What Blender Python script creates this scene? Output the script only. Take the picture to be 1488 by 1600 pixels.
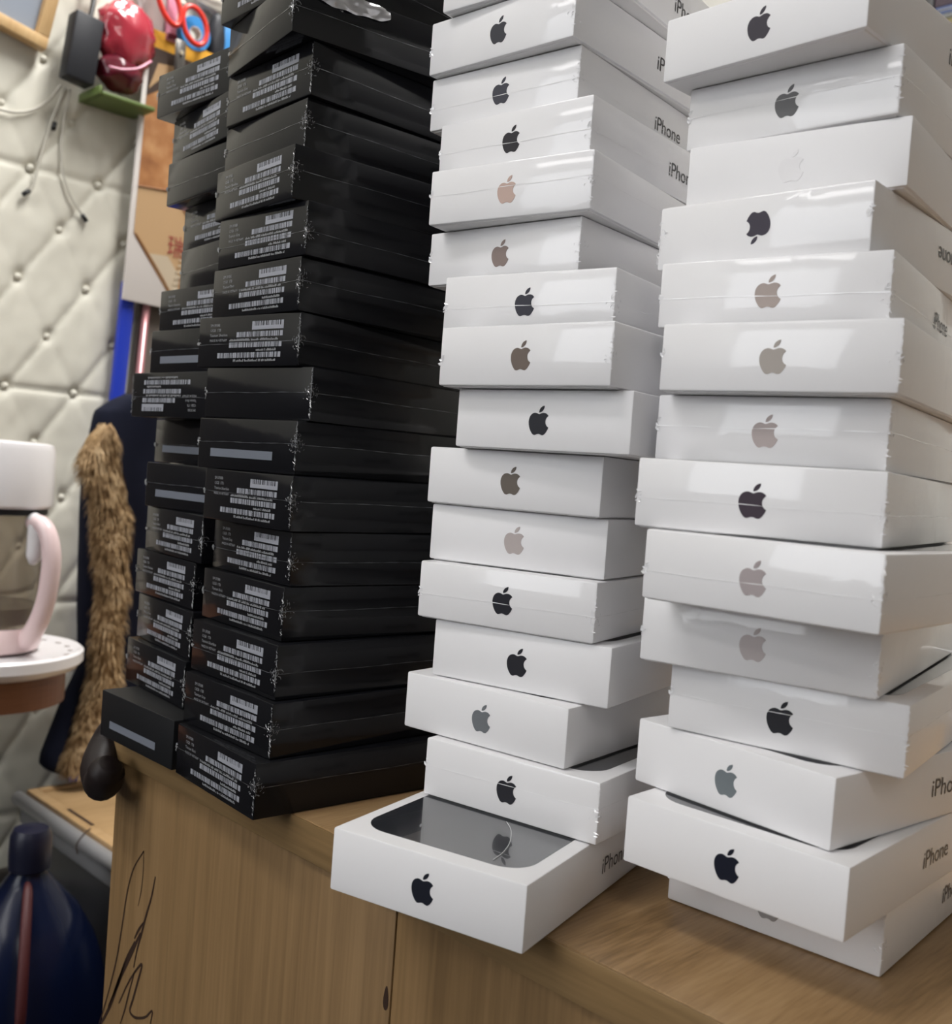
import bpy, bmesh, math, random
from mathutils import Vector, Matrix, noise
from mathutils.geometry import tessellate_polygon
PI = math.pi
S = bpy.context.scene
for o in list(bpy.data.objects): bpy.data.objects.remove(o)
C = S.collection
ZC = 0.75                       # height of the counter top above the floor
YAW = 0.7757                    # boxes were measured against the camera; the room runs along the counter edge

# ------------------------------------------------------------------ camera
F_PX, PITCH, ROLL, CAM_H = 1602.05, -0.0364675, 0.0738615, 0.171569
cam = bpy.data.cameras.new('camera'); co = bpy.data.objects.new('camera', cam); C.objects.link(co)
cp, sp, cr, sr = math.cos(PITCH), math.sin(PITCH), math.cos(ROLL), math.sin(ROLL)
fw = Vector((0, cp, sp)); up0 = Vector((0, -sp, cp)); rt0 = Vector((1, 0, 0))
rt = cr*rt0 + sr*up0; up = -sr*rt0 + cr*up0
m = Matrix((rt, up, -fw)).transposed().to_4x4()
co.matrix_world = Matrix.Translation((0, 0, ZC+CAM_H)) @ Matrix.Rotation(YAW, 4, 'Z') @ m
cam.sensor_fit = 'HORIZONTAL'; cam.sensor_width = 36.0; cam.lens = F_PX/1488*36.0
cam.clip_start = 0.01
cam.dof.use_dof = True; cam.dof.focus_distance = 0.48; cam.dof.aperture_fstop = 16
S.camera = co

# ------------------------------------------------------------------ light
S.view_settings.view_transform = 'Standard'; S.view_settings.look = 'None'
S.view_settings.gamma = 1; S.view_settings.use_curve_mapping = False
S.view_settings.exposure = 0.0
w = bpy.data.worlds.new('front_fill_world'); S.world = w; w.use_nodes = True
bg = w.node_tree.nodes['Background']; bg.inputs[0].default_value = (0.95, 0.97, 1.0, 1); bg.inputs[1].default_value = 4.9  # bright world, reaches the boxes through the added front gap as fill
LAMPS = [('left front', (-.75, -.80, 2.50), 1.1, .30, 10.0, (1, .985, .985)), ('far front', (-.55, -2.05, 2.50), 1.3, .30, 5.0, (1, .985, .985)),
         ('left rear', (-.80, .85, 2.50), 1.1, .30, 42.0, (1, .985, .965)), ('right front', (1.60, -1.10, 2.50), 1.1, .30, 2.6, (1, .94, .88))]
for n, loc, sx, sy, pw, col in LAMPS:
    l = bpy.data.lights.new('ceiling_lamp_light', 'AREA'); l.shape = 'RECTANGLE'; l.size = sx; l.size_y = sy
    l.energy = pw; l.color = col
    o = bpy.data.objects.new('ceiling_lamp_light', l); o.location = loc; C.objects.link(o)

# ------------------------------------------------------------------ materials
def mat(name, col, rough=.5, metal=0, coat=0, coat_rough=.03, spec=.5, trans=0, ior=1.45):
    m = bpy.data.materials.new(name); m.use_nodes = True
    b = m.node_tree.nodes['Principled BSDF']
    b.inputs['Base Color'].default_value = (*col, 1); b.inputs['Roughness'].default_value = rough
    b.inputs['Metallic'].default_value = metal; b.inputs['Coat Weight'].default_value = coat
    b.inputs['Coat Roughness'].default_value = coat_rough; b.inputs['Specular IOR Level'].default_value = spec
    b.inputs['Transmission Weight'].default_value = trans; b.inputs['IOR'].default_value = ior
    return m
def N(m, t, **kw):
    n = m.node_tree.nodes.new(t)
    for k, v in kw.items():
        if k.startswith('i_'): n.inputs[k[2:].replace('_', ' ')].default_value = v
        else: setattr(n, k, v)
    return n
def L(m, a, ao, b, bi): m.node_tree.links.new(a.outputs[ao], b.inputs[bi])
def bsdf(m): return m.node_tree.nodes['Principled BSDF']
def ramp(m, stops):
    r = N(m, 'ShaderNodeValToRGB'); e = r.color_ramp.elements
    while len(e) < len(stops): e.new(.5)
    for k, (p, c) in enumerate(stops): e[k].position = p; e[k].color = (*c, 1)
    return r
def srgb(r, g, b):
    f = lambda v: (v/255/12.92 if v/255 <= .04045 else ((v/255+.055)/1.055)**2.4)
    return (f(r), f(g), f(b))
def film(m, strength, dist, coat=True, scale=55):
    """Wrinkled shrink film lying on the box: the coat gets a crumpled normal, stronger in patches."""
    tc = N(m, 'ShaderNodeTexCoord'); oi = N(m, 'ShaderNodeObjectInfo')
    add = N(m, 'ShaderNodeVectorMath', operation='ADD'); L(m, tc, 'Object', add, 0)
    mul = N(m, 'ShaderNodeMath', operation='MULTIPLY'); L(m, oi, 'Random', mul, 0); mul.inputs[1].default_value = 9.0
    L(m, mul, 0, add, 1)
    n1 = N(m, 'ShaderNodeTexNoise'); n1.inputs['Scale'].default_value = scale; n1.inputs['Detail'].default_value = 3
    n1.inputs['Distortion'].default_value = 1.2
    n2 = N(m, 'ShaderNodeTexNoise'); n2.inputs['Scale'].default_value = 28
    L(m, add, 0, n1, 'Vector'); L(m, add, 0, n2, 'Vector')
    r = ramp(m, [(.5, (0, 0, 0)), (.72, (1, 1, 1))]); L(m, n2, 0, r, 0)
    mm = N(m, 'ShaderNodeMath', operation='MULTIPLY'); L(m, n1, 0, mm, 0); L(m, r, 0, mm, 1)
    ad = N(m, 'ShaderNodeMath', operation='MULTIPLY_ADD'); L(m, n1, 0, ad, 0); ad.inputs[1].default_value = .12; L(m, mm, 0, ad, 2)
    bp = N(m, 'ShaderNodeBump'); bp.inputs['Strength'].default_value = strength; bp.inputs['Distance'].default_value = dist
    L(m, ad, 0, bp, 'Height'); L(m, bp, 0, bsdf(m), 'Coat Normal')
WHITE = mat('white_card', (.80, .795, .81), .42)
WHITE_FILM = mat('white_card_under_film', (.80, .795, .81), .42, coat=.6, coat_rough=.06); film(WHITE_FILM, .35, .0013)
BASEW = mat('white_tray_card', (.74, .73, .73), .5)
BLACK = mat('black_card', (.0085, .009, .0105), .5, spec=.25)
BLACK_FILM = mat('black_card_under_film', (.0062, .0066, .0085), .5, coat=.62, coat_rough=.13, spec=.02); film(BLACK_FILM, .22, .0007)
PICT = mat('phone_picture_print', (.028, .030, .036), .22, coat=1.0, coat_rough=.02)
LABEL = mat('grey_white_label_print', (.30, .31, .35), .5)
LABELT = mat('grey_label_lettering', (.26, .265, .28), .5)
STRIP = mat('grey_seal_strip', (.15, .165, .20), .45)
TXT = mat('dark_grey_lettering', (.06, .058, .062), .4)
SEAMW = mat('film_seam_white', (.90, .90, .91), .2, coat=1)
SEAMB = mat('film_seam_dark', (.09, .095, .105), .2, coat=1)
CRW = mat('film_crinkle_white', (.85, .85, .87), .12, coat=1)
CRB = mat('film_crinkle_clear', (.22, .225, .235), .12, coat=1)

def wood(name, c1, c2, c3, scale, rough=.45, fine=1.0):
    m = mat(name, c2, rough); b = bsdf(m)
    tc = N(m, 'ShaderNodeTexCoord'); mp = N(m, 'ShaderNodeMapping'); mp.inputs['Scale'].default_value = scale
    L(m, tc, 'Object', mp, 'Vector')
    n1 = N(m, 'ShaderNodeTexNoise'); n1.inputs['Scale'].default_value = 1.0; n1.inputs['Detail'].default_value = 5; n1.inputs['Distortion'].default_value = .6
    n2 = N(m, 'ShaderNodeTexNoise'); n2.inputs['Scale'].default_value = 6.0*fine; n2.inputs['Detail'].default_value = 4
    L(m, mp, 0, n1, 'Vector'); L(m, mp, 0, n2, 'Vector')
    mx = N(m, 'ShaderNodeMath', operation='MULTIPLY_ADD'); L(m, n2, 0, mx, 0); mx.inputs[1].default_value = .45; 
    sc = N(m, 'ShaderNodeMath', operation='MULTIPLY'); L(m, n1, 0, sc, 0); sc.inputs[1].default_value = .6; L(m, sc, 0, mx, 2)
    r = ramp(m, [(.34, c1), (.52, c2), (.72, c3)]); L(m, mx, 0, r, 0); L(m, r, 0, b, 'Base Color')
    bp = N(m, 'ShaderNodeBump'); bp.inputs['Strength'].default_value = .12; bp.inputs['Distance'].default_value = .0006
    L(m, mx, 0, bp, 'Height'); L(m, bp, 0, b, 'Normal')
    return m
OAK_TOP = wood('oak_worktop_grain', (.165, .098, .042), (.285, .175, .082), (.37, .24, .12), (70, 5.0, 70), .38, 1.6)
OAK_EDGE = wood('oak_edge_band_grain', (.155, .096, .040), (.22, .138, .060), (.29, .19, .09), (3.0, 60, 60), .42)
OAK_PANEL = wood('oak_panel_grain', (.155, .092, .038), (.205, .124, .053), (.25, .155, .070), (85, 85, 2.2), .5)
PINE = wood('pale_board_grain', (.30, .19, .088), (.36, .23, .11), (.41, .27, .14), (20, 3, 20), .5)
BROWNWOOD = wood('reddish_brown_wood', (.12, .045, .021), (.165, .064, .030), (.20, .08, .04), (4, 4, 60), .4)
FRAMEWOOD = wood('honey_frame_wood', (.45, .28, .12), (.52, .34, .16), (.58, .40, .20), (30, 30, 4), .45)
PEN = mat('dark_brown_pen_ink', (.028, .012, .006), .6)
LEATHER = mat('cream_padded_leather', (.63, .61, .53), .58, spec=.3)
_n = N(LEATHER, 'ShaderNodeTexNoise'); _n.inputs['Scale'].default_value = 320; _tc = N(LEATHER, 'ShaderNodeTexCoord'); L(LEATHER, _tc, 'Object', _n, 'Vector')
_b = N(LEATHER, 'ShaderNodeBump'); _b.inputs['Strength'].default_value = .15; _b.inputs['Distance'].default_value = .0006; L(LEATHER, _n, 0, _b, 'Height'); L(LEATHER, _b, 0, bsdf(LEATHER), 'Normal')
DIM = mat('dark_brown_wall_cladding', (.075, .065, .058), .6)
PAINT = mat('off_white_wall_paint', (.55, .54, .51), .7)
CEIL = mat('white_ceiling_paint', (.75, .75, .74), .8)
FLOOR = mat('dark_floor_tile', (.045, .045, .05), .35)
DARKPL = mat('charcoal_plastic', (.018, .019, .023), .5, spec=.3)
BLACKPL = mat('black_plastic', (.008, .008, .009), .4)
WHITEPL = mat('white_plastic', (.72, .70, .71), .25)
PINKPL = mat('pale_pink_plastic', (.70, .545, .545), .22)
REDPL = mat('glossy_red_plastic', (.33, .028, .045), .16, coat=.5)
MAROON = mat('dark_maroon_plastic', (.10, .008, .018), .25)
REDH = mat('scissor_red_handle', (.60, .035, .022), .3)
STEEL = mat('dull_steel', (.20, .19, .18), .35, metal=.9)
ALU = mat('brushed_aluminium', (.46, .46, .47), .35, metal=.6)
GREEN = mat('green_plastic', (.10, .145, .035), .5)
BLUE = mat('royal_blue_plastic', (.010, .030, .33), .3)
SKYB = mat('sky_blue_plastic', (.035, .22, .52), .35)
PINKT = mat('pink_plastic', (.62, .26, .36), .3)
ROSE = mat('rose_metallic_tube', (.42, .20, .21), .25, metal=.5)
GREYB = mat('grey_brown_board', (.12, .10, .085), .5)
NAVY = mat('navy_cloth', (.0045, .006, .016), .85, spec=.2)
FUR = mat('tan_fur', (.40, .27, .14), .75, spec=.2)
_t = N(FUR, 'ShaderNodeTexCoord'); _a = N(FUR, 'ShaderNodeTexNoise'); _a.inputs['Scale'].default_value = 70; _a.inputs['Detail'].default_value = 3; L(FUR, _t, 'Object', _a, 'Vector')
_r = ramp(FUR, [(.36, (.17, .10, .045)), (.52, (.36, .24, .125)), (.68, (.50, .36, .21))]); L(FUR, _a, 0, _r, 0); L(FUR, _r, 0, bsdf(FUR), 'Base Color')
FUR2 = mat('tan_fur_backing', (.25, .16, .08), .9, spec=.1)
DBROWN = mat('dark_brown_leatherette', (.010, .006, .006), .5, spec=.3)
GLASSG = mat('smoky_glass', (.66, .62, .56), .03, trans=.92, ior=1.2)
WATERJ = mat('dark_blue_jug_plastic', (.0022, .0045, .018), .2, spec=.3)
NAVYCAP = mat('navy_cap_plastic', (.003, .004, .016), .4)
REDTAG = mat('dull_red_tape', (.045, .004, .005), .6)
CASEG = mat('dark_case_panel', (.018, .019, .022), .25)
PAPER = mat('white_paper', (.62, .58, .55), .6)
ORANGE = mat('orange_yellow_card', (.62, .31, .020), .5)
CABLE = mat('off_white_cable', (.46, .44, .38), .5)
SLATE = mat('slate_blue_print', (.20, .23, .28), .5)
SLATE2 = mat('darker_slate_print', (.13, .14, .16), .5)
REDINK = mat('dark_red_ink', (.26, .035, .03), .6)
WIRE = mat('pale_gold_wire', (.66, .58, .44), .3, metal=.6)
LAMPM = bpy.data.materials.new('lit_lamp_diffuser'); LAMPM.use_nodes = True
bsdf(LAMPM).inputs['Emission Color'].default_value = (1, .97, .94, 1); bsdf(LAMPM).inputs['Emission Strength'].default_value = 6.0

# ------------------------------------------------------------------ helpers
def mesh(name, verts, faces, m=None, smooth=False):
    me = bpy.data.meshes.new(name); me.from_pydata([tuple(v) for v in verts], [], faces); me.validate(); me.update()
    if m: me.materials.append(m)
    if smooth:
        for p in me.polygons: p.use_smooth = True
    return me
def put(name, me, parent=None, loc=(0, 0, 0), rot=(0, 0, 0), label=None):
    o = bpy.data.objects.new(name, me); C.objects.link(o); o.location = loc; o.rotation_euler = rot
    if parent: o.parent = parent
    if label: o['label'] = label
    return o
def thing(name, label, cat, loc=(0, 0, 0), rot=(0, 0, 0), group=None):
    o = bpy.data.objects.new(name, None); C.objects.link(o); o.location = loc; o.rotation_euler = rot
    o.empty_display_size = .02
    o['label'] = label; o['category'] = cat
    if group: o['group'] = group
    return o
def tag(o, label, cat, group=None):
    o['label'] = label; o['category'] = cat
    if group: o['group'] = group
    return o
def struct(o): o['kind'] = 'structure'; return o
def box_me(name, x0, x1, y0, y1, z0, z1, m, bev=0, seg=2):
    bm = bmesh.new(); bmesh.ops.create_cube(bm, size=1)
    for v in bm.verts: v.co = Vector(((x0+x1)/2+v.co.x*(x1-x0), (y0+y1)/2+v.co.y*(y1-y0), (z0+z1)/2+v.co.z*(z1-z0)))
    if bev: bmesh.ops.bevel(bm, geom=list(bm.edges), offset=bev, segments=seg, profile=.5, affect='EDGES')
    me = bpy.data.meshes.new(name); bm.to_mesh(me); bm.free(); me.materials.append(m)
    if bev:
        for p in me.polygons: p.use_smooth = True
        try: me.set_sharp_from_angle(angle=.6)
        except Exception: pass
    return me
def smooth_path(pts, n=8):
    P = [Vector(p) for p in pts]; out = []
    for i in range(len(P)-1):
        a, b = P[i], P[i+1]; p0 = P[i-1] if i else a*2-b; p3 = P[i+2] if i+2 < len(P) else b*2-a
        for k in range(n):
            t = k/n
            out.append(.5*((2*a)+(b-p0)*t+(2*p0-5*a+4*b-p3)*t*t+(3*a-p0-3*b+p3)*t**3))
    out.append(P[-1]); return out
def tube_me(name, pts, rad, m, seg=10, flat=None, cap=True):
    """tube along points; rad a number or a list; flat=(k) squeezes the second axis"""
    P = [Vector(p) for p in pts]; R = rad if isinstance(rad, list) else [rad]*len(P)
    V, Fs = [], []; ref = None
    for i, p in enumerate(P):
        t = (P[min(i+1, len(P)-1)]-P[max(i-1, 0)]).normalized()
        if ref is None: ref = t.orthogonal().normalized()
        ref = (ref-t*ref.dot(t)).normalized(); b = t.cross(ref)
        for k in range(seg):
            a = 2*PI*k/seg; V.append(p+R[i]*(math.cos(a)*ref+math.sin(a)*b*(flat or 1)))
    for i in range(len(P)-1):
        for k in range(seg):
            k2 = (k+1) % seg; Fs.append((i*seg+k, i*seg+k2, (i+1)*seg+k2, (i+1)*seg+k))
    if cap: Fs += [tuple(range(seg-1, -1, -1)), tuple(range((len(P)-1)*seg, len(P)*seg))]
    return mesh(name, V, Fs, m, True)
def resample(vals, n):
    out = []; k = len(vals)-1
    for i in range(n):
        t = i/(n-1)*k; j = min(int(t), k-1); out.append(vals[j]+(vals[j+1]-vals[j])*(t-j))
    return out
def lathe_me(name, prof, m, seg=40, smooth=True):
    V, Fs = [], []
    for r, z in prof:
        for k in range(seg): V.append((r*math.cos(2*PI*k/seg), r*math.sin(2*PI*k/seg), z))
    for i in range(len(prof)-1):
        for k in range(seg):
            k2 = (k+1) % seg; Fs.append((i*seg+k, i*seg+k2, (i+1)*seg+k2, (i+1)*seg+k))
    me = mesh(name, V, Fs, m, smooth)
    try: me.set_sharp_from_angle(angle=.7)
    except Exception: pass
    return me
def prism_me(name, polys, depth, m, plane='xz'):
    """flat outlines (2D lists) given a little thickness towards -y (plane xz) or +z (plane xy)"""
    V, Fs = [], []
    for P in polys:
        o = len(V); n = len(P)
        if plane == 'xz':
            V += [(x, -depth, z) for x, z in P]+[(x, 0, z) for x, z in P]
        else:
            V += [(x, y, depth) for x, y in P]+[(x, y, 0) for x, y in P]
        tri = tessellate_polygon([[Vector((x, y, 0)) for x, y in P]])
        for t in tri: Fs.append(tuple(o+i for i in t))
        for i in range(n): Fs.append((o+i, o+(i+1) % n, o+n+(i+1) % n, o+n+i))
    bm = bmesh.new(); me = mesh(name, V, Fs, m); bm.from_mesh(me); bmesh.ops.recalc_face_normals(bm, faces=bm.faces); bm.to_mesh(me); bm.free()
    return me
def quads_me(name, rects, m, y=0.0):
    """flat printed rectangles (x0, x1, z0, z1) on the plane y"""
    V, Fs = [], []
    for x0, x1, z0, z1 in rects:
        o = len(V); V += [(x0, y, z0), (x1, y, z0), (x1, y, z1), (x0, y, z1)]; Fs.append((o, o+1, o+2, o+3))
    return mesh(name, V, Fs, m)
def text_me(name, lines, m):
    """lettering in the xz plane facing -y; lines of (text, x, z of baseline, size, align, x stretch)"""
    V, Fs = [], []
    for s, x, z, size, al, st in lines:
        cu = bpy.data.curves.new('lettering', 'FONT'); cu.body = s; cu.size = size; cu.align_x = al; cu.resolution_u = 3
        ob = bpy.data.objects.new('lettering', cu); C.objects.link(ob)
        dg = bpy.context.evaluated_depsgraph_get(); me = ob.evaluated_get(dg).to_mesh()
        o = len(V); V += [(x+v.co.x*st, 0, z+v.co.y) for v in me.vertices]; Fs += [tuple(o+i for i in p.vertices) for p in me.polygons]
        ob.evaluated_get(dg).to_mesh_clear(); bpy.data.objects.remove(ob); bpy.data.curves.remove(cu)
    return mesh(name, V, Fs, m)

# ------------------------------------------------------------------ the room
WA = -1.432                     # plane of the padded wall
AX, AY, BX, BY = 2.6, 2.6, -2.6, 2.05
def tuft(b, z):
    """depth of the buttoned padding: diamonds between buttons, folds, and horizontal panel joints"""
    b2 = b-.642-.06*(z-.45); r = (z-.0240-.220)/.0737       # rows of buttons
    def crease(d, w): return math.exp(-abs(d)/w)
    h = 0.0
    px, pr = b2/.0945, r
    # diagonals join buttons at (i + j/2, j)
    for s, am in ((1, .0013), (-1, .0040)):
        q = px+s*pr*.5; dq = abs(q-round(q))*.0945*.84
        h -= am*crease(dq, .0035)
    j = round(pr); 
    best = 9
    for jj in (j-1, j, j+1):
        qx = px-jj*.5; dx = (qx-round(qx))*.0945; dz = (pr-jj)*.0737
        best = min(best, math.hypot(dx, dz))
    h -= .0050*math.exp(-(best/.009)**2)
    q = pr/4; dq = abs(q-round(q))*4*.0737; h -= .0050*crease(dq, .0030)
    q = px; dq = abs(q-round(q))*.0945; h -= .0022*crease(dq, .0040)*(.5+.5*math.cos(PI*pr))
    h += .0022*noise.noise(Vector((b*14, z*14, 0)))
    h += .0008*noise.noise(Vector((b*55, z*40, 3)))
    return h
def wall_tufted():
    b0, b1, z0, z1, st = .28, 1.10, -.42, .92, .0042
    nb, nz = int((b1-b0)/st)+1, int((z1-z0)/st)+1
    V = [(WA+.010+tuft(b0+i*st, z0+j*st), b0+i*st, ZC+z0+j*st) for j in range(nz) for i in range(nb)]
    Fs = [(j*nb+i, j*nb+i+1, (j+1)*nb+i+1, (j+1)*nb+i) for j in range(nz-1) for i in range(nb-1)]
    e = lambda j, i: j*nb+i
    # plain run of the same wall around the padded piece in view
    k0 = len(Fs); X = WA+.006; H = ZC+1.85; ZD = ZC+.40; dark = []
    for y0, y1, a, b, dk in ((BX, b0, 0, ZD, 1), (BX, b0, ZD, H, 0), (b0, b1, 0, ZC+z0, 1), (b0, b1, ZC+z1, H, 0), (b1, BY, 0, H, 0)):
        k = len(V); V += [(X, y0, a), (X, y1, a), (X, y1, b), (X, y0, b)]; dark.append(dk); Fs.append((k, k+1, k+2, k+3))
    me = mesh('wall_left', V, Fs, LEATHER, True); me.materials.append(DIM)
    for n, dk in enumerate(dark): me.polygons[k0+n].material_index = dk; me.polygons[k0+n].use_smooth = False
    return struct(put('wall_left', me))
wl = wall_tufted()
btn = lathe_me('button', [(0.0001, .0052), (.0022, .0048), (.0042, .0034), (.0052, .0014), (.0054, -.002)], LEATHER, 14)
for j in range(-8, 9):
    for i in range(-7, 9):
        z = .244+j*.0737; b = .642+.06*(z-.45)+(i+(.5 if j % 2 else 0))*.0945
        if .30 < b < .90 and -.40 < z < .9: put('button', btn, wl, (WA+.0030, b, ZC+z), (0, PI/2, 0))
H = ZC+1.85
struct(put('floor', box_me('floor', WA-.1, AY, BX, BY+.1, -.05, 0, FLOOR)))
struct(put('ceiling', box_me('ceiling', WA-.1, AY, BX, BY+.1, H, H+.05, CEIL)))
struct(put('wall_back', box_me('wall_back', WA, AY, BY, BY+.1, 0, H, PAINT)))
# gap added in the unseen front wall, letting bright world light in as fill
OA0, OA1, OZ0, OZ1 = -1.40, .05, 1.02, 2.40
wf = []
for x0, x1, z0, z1 in ((WA, AX, 0, OZ0), (WA, OA0, OZ0, OZ1), (OA1, AX, OZ0, OZ1), (WA, AX, OZ1, H)): wf.append((x0, x1, z0, z1))
V, Fs = [], []
for x0, x1, z0, z1 in wf:
    for y in (BX-.08, BX):
        V += [(x0, y, z0), (x1, y, z0), (x1, y, z1), (x0, y, z1)]
    o = len(V)-8; Fs += [(o, o+1, o+2, o+3), (o+4, o+5, o+6, o+7), (o, o+1, o+5, o+4), (o+1, o+2, o+6, o+5), (o+2, o+3, o+7, o+6), (o+3, o, o+4, o+7)]
struct(put('wall_front', mesh('wall_front', V, Fs, DIM)))
struct(put('wall_right', box_me('wall_right', AY, AY+.1, BX, BY, 0, H, PAINT)))
for n, loc, sx, sy, pw, col in LAMPS:
    t = thing('ceiling_lamp', 'flat white ceiling lamp panel above the %s of the counter' % n, 'lamp', (loc[0], loc[1], H), group='ceiling lamp panels')
    put('housing', box_me('housing', -sx/2-.02, sx/2+.02, -sy/2-.02, sy/2+.02, -.07, 0, WHITEPL, .005), t)
    put('diffuser', box_me('diffuser', -sx/2, sx/2, -sy/2, sy/2, -.078, -.07, LAMPM), t)

# ------------------------------------------------------------------ counter
counter = thing('counter', 'oak-veneered counter with a rounded worktop edge carrying the four stacks of boxes', 'counter', (-.59, .2975, 0))
def cpart(name, x0, x1, y0, y1, z0, z1, m, bev): return put(name, box_me(name, x0, x1, y0, y1, z0, z1, m, bev), counter)
put('worktop', box_me('worktop', 0, 1.75, .0011, .55, ZC-.0185, ZC, OAK_TOP, .0012), counter)
put('edge_band', box_me('edge_band', 0, 1.75, 0, .0012, ZC-.0185, ZC-.0004, OAK_EDGE, .0003), counter)
p0 = cpart('end_panel', .002, .2645, .003, .019, .0, ZC-.0190, OAK_PANEL, .0006)
p1 = cpart('end_panel', .2655, 1.748, .003, .019, .0, ZC-.0190, OAK_PANEL, .0006)
cpart('side_panel', .002, .018, .0195, .548, 0, ZC-.0190, OAK_PANEL, .0006)
cpart('rear_panel', .0185, 1.748, .532, .548, 0, ZC-.0190, OAK_PANEL, .0006)
PENL = [[(-.5485,-.065),(-.5594,-.079),(-.5654,-.0955),(-.5691,-.1177),(-.5731,-.1383),(-.5784,-.156),(-.5853,-.175),(-.5907,-.1879)],
 [(-.5485,-.065),(-.5478,-.076),(-.5486,-.0882),(-.5512,-.0991)],
 [(-.5333,-.0753),(-.5362,-.0881),(-.5414,-.1018),(-.5453,-.114),(-.5494,-.1256),(-.5519,-.1367)],
 [(-.5439,-.1065),(-.5490,-.113),(-.5533,-.1197)],
 [(-.5462,-.1135),(-.5567,-.1311),(-.5682,-.1502),(-.5781,-.1711),(-.5882,-.1868)],
 [(-.5524,-.1209),(-.5624,-.1369),(-.5708,-.1557),(-.5804,-.1729)],
 [(-.5671,-.1649),(-.559,-.1508),(-.5501,-.1386),(-.5424,-.1309),(-.5457,-.1419),(-.5503,-.1551),(-.5533,-.1634),(-.5480,-.1650),(-.5414,-.1629),(-.5341,-.159),(-.5272,-.1526),(-.5285,-.1607)],
 [(-.5502,-.1379),(-.5555,-.1529),(-.5595,-.1656),(-.5639,-.1762)]]
PW = [.0007, .0004, .0009, .0009, .0015, .0010, .0009, .0007]
for pl, wd in zip(PENL, PW):
    P = smooth_path([(a+.59, .0028, ZC+z) for a, z in pl], 6); V, Fs = [], []
    for i, p in enumerate(P):
        t = (P[min(i+1, len(P)-1)]-P[max(i-1, 0)]); n = Vector((t.z, 0, -t.x)).normalized()
        ww = wd*(.55+.45*math.sin(PI*i/(len(P)-1)))
        V += [p-n*ww, p+n*ww]
    for i in range(len(P)-1): Fs.append((2*i, 2*i+1, 2*i+3, 2*i+2))
    put('pen_scribble', mesh('pen_scribble', V, Fs, PEN), p0, label='dark pen scribble line on the left end panel')
kn = [(.262+.0016*math.cos(t*2*PI/14)-.0003*math.sin(t*2*PI/7), ZC-.0616+.0055*math.sin(t*2*PI/14)) for t in range(14)]
put('wood_knot', prism_me('wood_knot', [kn], .0002, PEN), p0, (0, .003, 0))

# ------------------------------------------------------------------ boxes
WW, WH, WD = .0885, .0259, .163
BW, BH, BD = .0853, .0272, .1695
SW = {'M': .026158, 'R': .026084, 'B': .027401, 'K': .027420}
M_POS = [(-.0341,.5045,-.6609),(-.0394,.5159,-.7182),(-.0374,.5192,-.6768),(-.0307,.5069,-.6872),(-.0329,.4935,-.6201),(-.0319,.5075,-.6847),(-.0218,.4775,-.6085),(-.0209,.4562,-.6694),(-.0116,.4586,-.6557),(-.0231,.4735,-.5727),(-.0203,.4749,-.5349),(-.0235,.4681,-.5412),(-.0149,.4669,-.5590),(-.0262,.4726,-.6526),(-.0145,.4572,-.6150),(-.0478,.4077,-.5347)]
R_POS = [(.0642,.4327,-.8116),(.0768,.4367,-.7378),(.0773,.4302,-.6620),(.0671,.4270,-.7364),(.0667,.4119,-.6154),(.0668,.3977,-.6239),(.0691,.4087,-.6169),(.0592,.3834,-.5727),(.0631,.3775,-.7512),(.0674,.3965,-.5867),(.0806,.3980,-.6296),(.0722,.4124,-.8834),(.0666,.3927,-.7545),(.0917,.4235,-.7178)]
B_POS = [(-.1627,.5821,-.8043),(-.1577,.5851,-.9548),(-.1570,.5860,-.8189),(-.1574,.5900,-.8396),(-.1580,.5788,-.8652),(-.1535,.5739,-.7991),(-.1555,.5760,-.7995),(-.1604,.5707,-.6906),(-.1530,.5648,-.6679),(-.1551,.5649,-.7246),(-.1488,.5595,-.8084),(-.1441,.5677,-.8714),(-.1474,.5646,-.8478),(-.1490,.5550,-.8180),(-.1496,.5484,-.8011),(-.1508,.5443,-.8550)]
K_POS = [(-.2235,.6665,-.7575),(-.2126,.6693,-.9046),(-.2143,.6684,-.8517),(-.2025,.6703,-.8691),(-.2025,.6686,-.8959),(-.2127,.6639,-.7798),(-.2124,.6500,-.7277),(-.2208,.6457,-.7495),(-.2119,.6685,-.8545),(-.2062,.6372,-.7299),(-.2058,.6420,-.8947),(-.2119,.6465,-.8712),(-.2073,.6408,-.9110),(-.2112,.6365,-.8706),(-.2147,.6072,-.7771)]
def place(x, y, a, W, D, z):
    c, s = math.cos(a), math.sin(a)
    p = Vector((x+c*W/2-s*D/2, y+s*W/2+c*D/2, z))
    return Matrix.Rotation(YAW, 3, 'Z') @ p, a+YAW
def bez(p0, p1, p2, p3, n=8):
    return [tuple((1-t)**3*a+3*(1-t)**2*t*b+3*(1-t)*t*t*c+t**3*d for a, b, c, d in zip(p0, p1, p2, p3)) for t in [k/n for k in range(1, n+1)]]
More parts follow.
